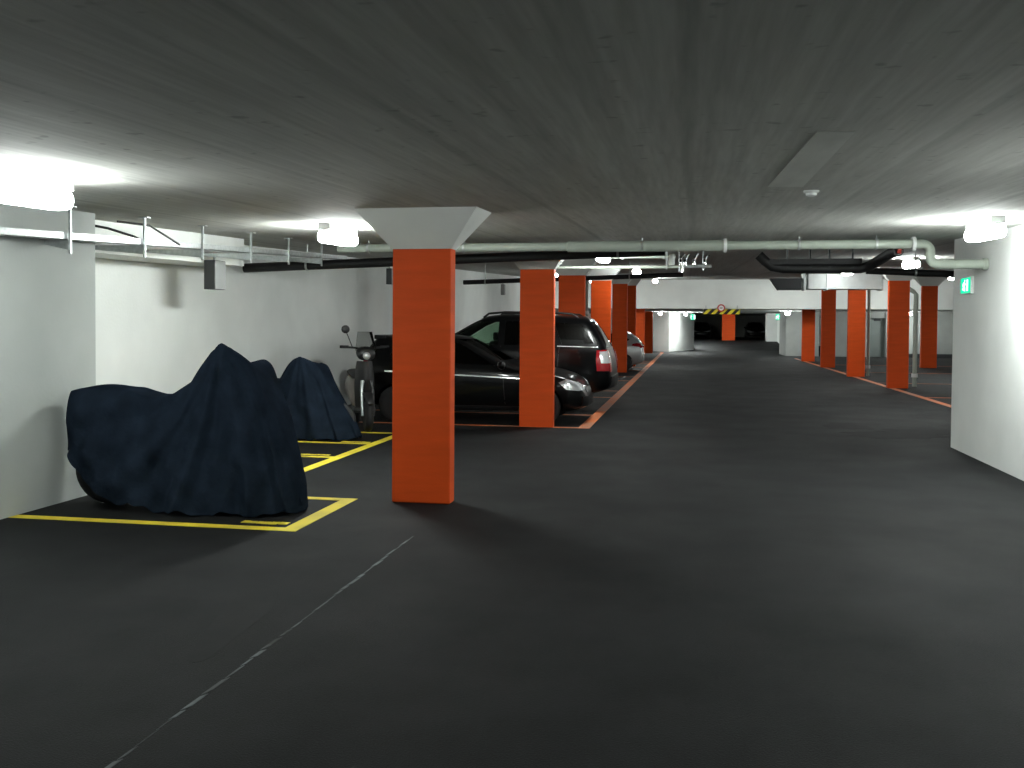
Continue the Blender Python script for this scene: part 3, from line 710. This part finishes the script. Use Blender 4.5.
bm = MB(); bm.tube([(-.1, .12, .2), (-.16, .22, .02)], .012, 8); bm.tube([(-.1, -.12, .2), (-.16, -.22, .02)], .012, 8); bm.build('centre_stand', M['trim'], t)

# ------------------------------------------------------------------ cars
def car_wheel(parent, name, x, y, R, w, side):
    bt = MB()
    prof = [(R * .64, -w / 2), (R * .9, -w / 2), (R * .98, -w * .42), (R, -w * .25), (R, w * .25), (R * .98, w * .42), (R * .9, w / 2), (R * .64, w / 2)]
    bt.lathe(prof, (x, y, R), 'Y', 36); ty = bt.build('wheel', M['rubber'], parent, smooth=True, auto=45)
    br = MB(); o = side * w * .46
    br.lathe([(R * .655, 0), (R * .655, -side * .04), (R * .58, -side * .10), (R * .56, -side * .10), (R * .6, 0)], (x, y + o, R), 'Y', 32)
    for k in range(5):
        a = 2 * PI * k / 5 + .3; c, s_ = math.cos(a), math.sin(a)
        rot = Matrix.Rotation(-a, 3, 'Y')
        br.bevelbox((x + c * R * .34, y + o - side * .01, R + s_ * R * .34), (R * .56, .03, R * .13), .006, 1, rot)
    br.lathe([(R * .13, 0), (R * .13, side * .006), (R * .05, side * .012)], (x, y + o, R), 'Y', 16)
    br.build('rim', M['alloy'], ty, smooth=True, auto=40)
    bd = MB(); bd.lathe([(R * .5, 0), (R * .5, -side * .02)], (x, y + o - side * .09, R), 'Y', 24); bd.build('brake_disc', M['darkmetal'], ty)

def evaluated(o):
    dg = bpy.context.evaluated_depsgraph_get(); dg.update()
    return bpy.data.meshes.new_from_object(o.evaluated_get(dg))

def make_car(name, label, loc, rz, S):
    root = thing(name, label, 'car', loc, rz)
    top, belt, wid, z0 = S['top'], S['belt'], S['width'], S['z0']
    xs = sorted(set([p[0] for p in top] + list(np.linspace(top[0][0], top[-1][0], 16))))
    xs2 = [xs[0]]
    for x in xs[1:]:
        if x - xs2[-1] > .035: xs2.append(x)
    xs2[-1] = xs[-1]
    def prof(x):
        zt = np.interp(x, [p[0] for p in top], [p[1] for p in top])
        w = smooth_interp(x, wid); zl = np.interp(x, [p[0] for p in z0], [p[1] for p in z0])
        zb = min(np.interp(x, [p[0] for p in belt], [p[1] for p in belt]), zt - .07)
        return zt, w, zl, zb
    def half(x):
        zt, w, zl, zb = prof(x)
        h = max(0, zt - zb - .07)
        yr = w * .93 - S['tumble'] * h
        zr = zt - .05 - .02 * min(1, h / .3)
        ym = (w * .965 + yr) / 2 + .012 * min(1, h / .3)
        zm = zl + .48 * (zb - zl)
        return [(0, zl), (w * .80, zl), (w * .95, zl + .05), (w, zm), (w * .995, zb - .10), (w * .965, zb), (ym, (zb + zr) / 2), (yr, zr), (yr * .72, zt - .008), (0, zt + .012)]
    b = MB(); R = []
    for x in xs2:
        hp = half(x)
        ring = [(y, z) for y, z in hp] + [(-y, z) for y, z in hp[-2:0:-1]]
        R.append([b.bm.verts.new((x, y, z)) for y, z in ring])
    n = len(R[0])
    for A, B in zip(R, R[1:]):
        for k in range(n): b.bm.faces.new((A[k], A[(k + 1) % n], B[(k + 1) % n], B[k]))
    b.bm.faces.new(R[0]); b.bm.faces.new(R[-1][::-1])
    paint = S['paint']
    body = b.build('body', paint, None, smooth=True, subsurf=2)
    me = evaluated(body)
    bmt = bmesh.new(); bmt.from_mesh(me); bvh = BVHTree.FromBMesh(bmt)
    def add_panel(bm, poly, axis, sgn, off, thick, cuts=4):
        """polygon in (a, z) thrown on the body skin along axis, given thickness outwards"""
        q = bmesh.new(); vs = [q.verts.new((p[0], p[1], 0)) for p in poly]; q.faces.new(vs)
        bmesh.ops.triangulate(q, faces=q.faces[:])
        bmesh.ops.subdivide_edges(q, edges=q.edges[:], cuts=cuts, use_grid_fill=True)
        for v in q.verts:
            a, z = v.co.x, v.co.y
            if axis == 'Y': o, d = Vector((a, sgn * 3, z)), Vector((0, -sgn, 0))
            else: o, d = Vector((sgn * 6, a, z)), Vector((-sgn, 0, 0))
            hit, nrm, _, _ = bvh.ray_cast(o, d)
            if hit is None:
                hit, nrm, _, _ = bvh.find_nearest(o + d * (2 if axis == 'Y' else 4))
            v.co = hit + nrm * off
        bmesh.ops.recalc_face_normals(q, faces=q.faces[:])
        c = sum((f.calc_center_median() for f in q.faces), Vector()) / len(q.faces)
        f0 = min(q.faces, key=lambda f: (f.calc_center_median() - c).length)
        want = Vector((0, sgn, 0)) if axis == 'Y' else Vector((sgn, 0, 0))
        if f0.normal.dot(want) < 0: bmesh.ops.reverse_faces(q, faces=q.faces[:])
        r = bmesh.ops.solidify(q, geom=q.faces[:], thickness=-thick)
        bm._merge(q)
    def panel(nm, mat, specs, off=.004, thick=.008, label=None, cuts=4):
        bm = MB()
        for (poly, axis, sgn) in specs: add_panel(bm, poly, axis, sgn, off, thick, cuts)
        o = bm.build(nm, mat, root, smooth=True, auto=40)
        if label: o['label'] = label
        return o
    # --- hollow the body and open wheel arches and windows
    body.modifiers.clear(); body.data = me
    cutters = []
    def cut(bm):
        o = bm.build('cutter', paint); cutters.append(o)
        md = body.modifiers.new('b', 'BOOLEAN'); md.operation = 'DIFFERENCE'; md.object = o; md.solver = 'EXACT'
    for wx in S['wheels']:
        for s in (-1, 1):
            bm = MB(); Rr = S['R'] * 1.13; bm.lathe([(Rr, s * (S['W'] / 2 - .30)), (Rr, s * 1.4)], (wx, 0, S['R'] + .01), 'Y', 32); cut(bm)
    # cabin
    x0c, x1c = S['cabin']; bm = MB(); ring = []
    for x in np.linspace(x0c, x1c, 9):
        zt, w, zl, zb = prof(x); h = max(0, zt - zb - .07); zr = max(zt - .075, .5)
        yb = w * .965 - .09; yr = min(yb, w * .93 - S['tumble'] * h - .075)
        zb2 = min(zb, zr - .02)
        ring.append([bm.bm.verts.new(p) for p in ((x, -yb, .42), (x, yb, .42), (x, yb, zb2), (x, yr, zr), (x, -yr, zr), (x, -yb, zb2))])
    for A, B in zip(ring, ring[1:]):
        for k in range(6): bm.bm.faces.new((A[k], A[(k + 1) % 6], B[(k + 1) % 6], B[k]))
    bm.bm.faces.new(ring[0]); bm.bm.faces.new(ring[-1][::-1]); cut(bm)
    for poly in S['windows']:
        bm = MB(); bm.prism(poly, -1.3, 1.3, 'Y'); cut(bm)
    xm = (x0c + x1c) / 2
    bm = MB(); bm.prism(S['windscreen'], xm, xm + 4, 'X'); cut(bm)
    bm = MB(); bm.prism(S['rear_window'], xm - 4, xm, 'X'); cut(bm)
    me2 = evaluated(body); body.modifiers.clear(); body.data = me2; body.parent = root
    me2.polygons.foreach_set('use_smooth', [True] * len(me2.polygons)); me2.set_sharp_from_angle(angle=math.radians(38))
    for o in cutters: bpy.data.objects.remove(o)
    # --- glass
    for i, poly in enumerate(S['windows']):
        for s in (-1, 1):
            g = S['glass'][i] if isinstance(S['glass'], list) else S['glass']
            panel('side_window', g, [(poly, 'Y', s)], -.014, .006, cuts=5)
    panel('windscreen', S['glassf'], [(S['windscreen'], 'X', 1)], -.014, .006, cuts=6)
    panel('rear_window', S['glassr'], [(S['rear_window'], 'X', -1)], -.014, .006, cuts=6)
    # --- lamps and details
    for s in (-1, 1):
        mir = lambda poly: [(p[0] * s, p[1]) for p in poly]
        panel('headlight', M['clearlens'], [(S['headlight_side'], 'Y', s)], .002, .012)
        tl = panel('tail_light', M['redlens'], [(S['tail_side'], 'Y', s), (mir(S['tail_rear']), 'X', -1)], .002, .014, 'red tail light')
        if 'tail_clear' in S:
            bm = MB(); add_panel(bm, S['tail_clear'], 'Y', s, .012, .01); add_panel(bm, mir(S['tail_clear_rear']), 'X', -1, .012, .01)
            bm.build('clear_section', M['clearlens'], tl, smooth=True, auto=40)
        for hx in S['handles']:
            zt, w, zl, zb = prof(hx); hit = bvh.ray_cast(Vector((hx, s * 3, zb - .13)), Vector((0, -s, 0)))[0]
            bm = MB(); bm.tube([hit + Vector((-.09, -s * .01, 0)), hit + Vector((-.07, s * .028, 0)), hit + Vector((.07, s * .028, 0)), hit + Vector((.09, -s * .01, 0))], .012, 8); bm.build('door_handle', S.get('handlemat', paint), root, smooth=True, auto=50)
        mx, mz = S['mirror']; hit = bvh.ray_cast(Vector((mx, s * 3, mz)), Vector((0, -s, 0)))[0]
        bm = MB(); bm.ball(hit + Vector((0, s * .13, .05)), .1, 2, (.62, 1., .72)); bm.tube([hit + Vector((0, -s * .03, .0)), hit + Vector((0, s * .09, .03))], .028, 8)
        mr = bm.build('wing_mirror', paint, root, smooth=True)
        bm = MB(); bm.ball(hit + Vector((-.05, s * .13, .05)), .08, 2, (.2, .95, .7)); bm.build('mirror_glass', M['chrome'], mr, smooth=True)
        panel('sill_trim', M['trim'], [(S['sill'], 'Y', s)], .001, .012)
        if 'waist' in S: panel('waist_moulding', M['chrome'], [(S['waist'], 'Y', s)], .001, .006, 'bright waist moulding', cuts=5)
        for i, dl in enumerate(S['doorlines']):
            panel('door_seam', M['trim'], [([(dl[0] - .006, dl[1]), (dl[0] + .006, dl[1]), (dl[2] + .006, dl[3]), (dl[2] - .006, dl[3])], 'Y', s)], .0005, .0015)
        if 'rails' in S:
            bm = MB(); pts = [Vector((x, s * y, z)) for x, y, z in S['rails']]; bm.tube(pts, .02, 8); bm.build('roof_rail', M['trim'], root, smooth=True, auto=50)
    W2 = S['W'] / 2
    panel('front_grille', M['trim'], [([(-.32, S['grille'][0]), (.32, S['grille'][0]), (.36, S['grille'][1]), (-.36, S['grille'][1])], 'X', 1)], .001, .01)
    panel('rear_bumper', S['bumpermat'], [([(-W2 * .8, S['bump'][0]), (W2 * .8, S['bump'][0]), (W2 * .8, S['bump'][1]), (-W2 * .8, S['bump'][1])], 'X', -1)], .002, .02, cuts=6)
    panel('front_bumper', S['bumpermat'], [([(-W2 * .7, S['fbump'][0]), (W2 * .7, S['fbump'][0]), (W2 * .7, S['fbump'][1]), (-W2 * .7, S['fbump'][1])], 'X', 1)], .002, .02, cuts=6)
    for wx in S['wheels']:
        for s in (-1, 1): car_wheel(root, 'wheel', wx, s * (W2 - .115), S['R'], .2, s)
    # seats and steering wheel
    for (sx, sy) in S['seats']:
        bm = MB(); zs = S['seatz']
        bm.bevelbox((sx, sy, zs), (.5, .46, .16), .05, 2); bm.bevelbox((sx - .27, sy, zs + .32), (.14, .44, .6), .05, 2, Matrix.Rotation(-.2, 3, 'Y')); bm.bevelbox((sx - .35, sy, zs + .70), (.09, .24, .16), .035, 2)
        bm.build('car_seat', M['seatm'], root, smooth=True, auto=50)
    bm = MB(); c = Vector((S['seats'][0][0] + .48, S['seats'][0][1], S['seatz'] + .36)); rt = Matrix.Rotation(math.radians(62), 3, 'Y')
    bm.tube([c + rt @ Vector((.17 * math.cos(a), .17 * math.sin(a), 0)) for a in np.linspace(0, 2 * PI, 25)], .015, 8); bm.build('steering_wheel', M['trim'], root, smooth=True)
    if 'spoiler' in S:
        bm = MB(); c_, d_ = S['spoiler']; bm.bevelbox(c_, d_, .012, 2, Matrix.Rotation(.06, 3, 'Y')); bm.build('rear_spoiler', paint, root, smooth=True, auto=40)
    if 'aerial' in S:
        bm = MB(); a = Vector(S['aerial']); bm.tube([a, a + Vector((-.12, 0, .22))], .006, 6); bm.build('aerial', M['trim'], root)
    bmt.free()
    return root

HATCH = dict(
    L=3.82, W=1.66,
    top=[(-1.91, .48), (-1.90, .88), (-1.875, 1.0), (-1.83, 1.12), (-1.76, 1.26), (-1.69, 1.36), (-1.60, 1.415), (-1.25, 1.425), (-.85, 1.43), (-.45, 1.425), (-.22, 1.40), (-.08, 1.36), (.12, 1.265), (.35, 1.14), (.6, 1.01), (.78, .95), (1.05, .915), (1.35, .87), (1.6, .80), (1.75, .72), (1.86, .60), (1.91, .46)],
    belt=[(-1.91, .90), (-1.4, .92), (-.5, .90), (.4, .86), (.9, .83), (1.91, .7)],
    width=[(-1.91, .62), (-1.87, .70), (-1.7, .78), (-1.3, .825), (-.5, .83), (.5, .83), (1.2, .82), (1.55, .77), (1.78, .66), (1.88, .54), (1.91, .46)],
    z0=[(-1.91, .34), (-1.7, .24), (-1.2, .2), (1.2, .19), (1.7, .2), (1.91, .28)],
    tumble=.42, paint=M['blackpaint'], wheels=(1.22, -1.22), R=.29, cabin=(-1.66, .60),
    windows=[[(.32, .95), (.44, .935), (-.18, 1.29), (-.42, 1.32), (-.42, .97)], [(-.52, .985), (-.52, 1.335), (-1.15, 1.31), (-1.34, 1.10), (-1.25, 1.02)]],
    windscreen=[(-.60, 1.02), (.60, 1.02), (.50, 1.36), (-.50, 1.36)],
    rear_window=[(-.55, 1.03), (.55, 1.03), (.47, 1.31), (-.47, 1.31)],
    glass=M['darkglass'], glassf=M['darkglass'], glassr=M['darkglass'],
    headlight_side=[(1.48, .68), (1.60, .735), (1.76, .675), (1.85, .60), (1.86, .555), (1.78, .545), (1.60, .57)],
    headlight_front=[(.36, .56), (.50, .55), (.50, .64), (.38, .66)],
    tail_side=[(-1.86, .72), (-1.72, .74), (-1.68, .92), (-1.74, 1.03), (-1.84, .98)], tail_rear=[(.46, .72), (.60, .72), (.58, .97), (.47, .95)],
    handles=(-.30,), mirror=(.58, .90), sill=[(-.9, .22), (.9, .22), (.9, .29), (-.9, .29)],
    waist=[(-1.4, .815), (1.0, .725), (1.0, .745), (-1.4, .838)],
    doorlines=[(.62, .32, .58, .86), (-.50, .32, -.50, .92)], grille=(.50, .58), bump=(.38, .56), fbump=(.30, .45), bumpermat=M['blackpaint'],
    seats=[(-.05, .36), (-.05, -.36)], seatz=.52, aerial=(-1.3, 0, 1.41), spoiler=((-1.575, 0, 1.375), (.20, 1.08, .07)))
make_car('hatchback_car', 'black hatchback parked behind the second orange column, nose towards the drive', (-3.53, 15.95, 0), 0, HATCH)

SUV = dict(
    L=4.66, W=1.90,
    top=[(-2.31, .62), (-2.30, .98), (-2.25, 1.14), (-2.12, 1.38), (-1.98, 1.62), (-1.88, 1.765), (-1.78, 1.81), (-1.4, 1.835), (-.8, 1.85), (-.2, 1.845), (.1, 1.81), (.3, 1.71), (.55, 1.555), (.85, 1.37), (1.1, 1.22), (1.22, 1.175), (1.6, 1.15), (2.0, 1.09), (2.2, 1.0), (2.30, .82), (2.33, .6)],
    belt=[(-2.31, 1.16), (-1., 1.20), (.3, 1.19), (1.1, 1.12), (2.33, 1.0)],
    width=[(-2.31, .74), (-2.26, .83), (-2.1, .91), (-1.6, .945), (0, .95), (1.4, .945), (1.9, .91), (2.2, .80), (2.33, .66)],
    z0=[(-2.31, .46), (-2.0, .36), (-1.5, .30), (1.5, .30), (2.0, .34), (2.33, .40)],
    tumble=.30, paint=M['blackpaint'], wheels=(1.42, -1.33), R=.37, cabin=(-2.02, 1.02),
    windows=[[(.82, 1.235), (.72, 1.36), (.34, 1.60), (.14, 1.69), (-.22, 1.71), (-.22, 1.25)], [(-.34, 1.25), (-.34, 1.71), (-1.10, 1.70), (-1.28, 1.26)], [(-1.40, 1.27), (-1.24, 1.69), (-1.74, 1.655), (-1.98, 1.29)]],
    windscreen=[(-.72, 1.28), (.72, 1.28), (.62, 1.75), (-.62, 1.75)],
    rear_window=[(-.66, 1.22), (.66, 1.22), (.58, 1.70), (-.58, 1.70)],
    glass=[M['glass'], M['darkglass'], M['darkglass']], glassf=M['glass'], glassr=M['darkglass'],
    headlight_side=[(2.0, .88), (2.0, 1.02), (2.18, .98), (2.24, .86)], headlight_front=[(.48, .84), (.72, .84), (.72, .98), (.5, .98)],
    tail_side=[(-2.285, .78), (-2.04, .78), (-2.02, .97), (-2.03, 1.15), (-2.21, 1.16)], tail_rear=[(.66, .76), (.80, .76), (.80, 1.16), (.67, 1.16)],
    tail_clear=[(-2.25, .92), (-2.11, .92), (-2.09, 1.02), (-2.08, 1.13), (-2.20, 1.14)], tail_clear_rear=[(.69, .92), (.78, .92), (.78, 1.10), (.69, 1.10)],
    handles=(-.12, -1.15), handlemat=M['chrome'], mirror=(.74, 1.19), sill=[(-1.3, .33), (1.35, .33), (1.35, .43), (-1.3, .43)],
    waist=[(-2.05, 1.195), (-1.32, 1.21), (-1.32, 1.228), (-2.05, 1.213)],
    doorlines=[(.95, .45, .92, 1.15), (-.28, .45, -.28, 1.22), (-1.32, .75, -1.36, 1.24)], grille=(.72, .88), bump=(.48, .68), fbump=(.46, .62), bumpermat=M['blackpaint'],
    rails=[(.1, .62, 1.79), (.0, .63, 1.87), (-.3, .63, 1.90), (-1.2, .63, 1.895), (-1.55, .63, 1.87), (-1.66, .62, 1.80)],
    seats=[(.25, .42), (.25, -.42), (-.75, .42), (-.75, -.42)], seatz=.68)
lowr = lambda p: [(a, z if z < 1. else 1. + (z - 1.) * .94) for a, z in p]
for kk in ('top', 'belt', 'windscreen', 'rear_window', 'tail_clear'): SUV[kk] = lowr(SUV[kk])
SUV['windows'] = [lowr(q) for q in SUV['windows']]
SUV['rails'] = [(a, b_, 1. + (z - 1.) * .925) for a, b_, z in SUV['rails']]
make_car('off_road_car', 'tall black off-road car with roof rails, parked tail out behind the black hatchback', (-3.67, 18.1, 0), PI, SUV)

import copy as _cp
SILV = dict(HATCH)
SILV['paint'] = M['silverpaint']; SILV['bumpermat'] = M['silverpaint']
SILV['glass'] = SILV['glassf'] = SILV['glassr'] = M['darkglass']
SILV.pop('aerial'); SILV.pop('waist'); SILV.pop('spoiler')
SILV['top'] = [(-1.91, .48), (-1.90, .90), (-1.82, 1.03), (-1.68, 1.16), (-1.50, 1.30), (-1.34, 1.39), (-1.15, 1.43), (-.85, 1.45), (-.45, 1.45), (-.15, 1.425), (.0, 1.385), (.2, 1.285), (.42, 1.165), (.66, 1.03), (.80, .965), (1.05, .93), (1.35, .88), (1.6, .80), (1.75, .72), (1.86, .60), (1.91, .46)]
SILV['windows'] = [HATCH['windows'][0], [(-.52, .985), (-.52, 1.335), (-1.05, 1.31), (-1.42, 1.12), (-1.30, 1.02)]]
SILV['tail_side'] = [(-1.85, .84), (-1.50, .90), (-1.52, .96), (-1.66, .99), (-1.80, .98)]
SILV['tail_rear'] = [(.42, .82), (.62, .82), (.60, .96), (.44, .96)]
make_car('silver_car', 'silver hatchback parked tail out past the column foot, far down the left bays', (-3.48, 34.35, 0), PI, SILV)
DARK = dict(HATCH); DARK.pop('aerial')
dk = make_car('parked_car', 'dark car in the unlit far opening, left of the broad orange column', (1.0, 86., .54), -PI / 2, DARK)
dk2 = copy_tree(dk); dk2.location = (5.6, 86., .54); dk2['label'] = 'dark car in the unlit far opening, right of the broad orange column'
for o in (dk, dk2): o['group'] = 'cars in the unlit far opening'

# ------------------------------------------------------------------ world, camera, view
w = bpy.data.worlds.new('world'); SC.world = w; w.use_nodes = True
w.node_tree.nodes['Background'].inputs[0].default_value = (0, 0, 0, 1)
cam = bpy.data.cameras.new('camera'); cam.sensor_width = 36; cam.lens = 960 / 1024 * 36; cam.clip_end = 300; cam.shift_y = -34.1 / 1024; cam.clip_start = .05
co = bpy.data.objects.new('camera', cam); COL.objects.link(co)
mt = Matrix.Rotation(math.radians(10.477), 4, 'Z') @ Matrix.Rotation(math.radians(90 - 1.5), 4, 'X') @ Matrix.Rotation(math.radians(.4), 4, 'Z')
mt.translation = (0, 0, 1.6); co.matrix_world = mt
SC.camera = co
vs = SC.view_settings; SC.display_settings.display_device = 'sRGB'
vs.view_transform = 'Standard'; vs.look = 'None'; vs.exposure = 1.72; vs.gamma = 1.; vs.use_curve_mapping = False
SC.cycles.max_bounces = 10; SC.cycles.diffuse_bounces = 6; SC.cycles.transparent_max_bounces = 16
SC.cycles.sample_clamp_indirect = 6.; SC.cycles.caustics_reflective = False; SC.cycles.caustics_refractive = False
SC.cycles.use_denoising = True
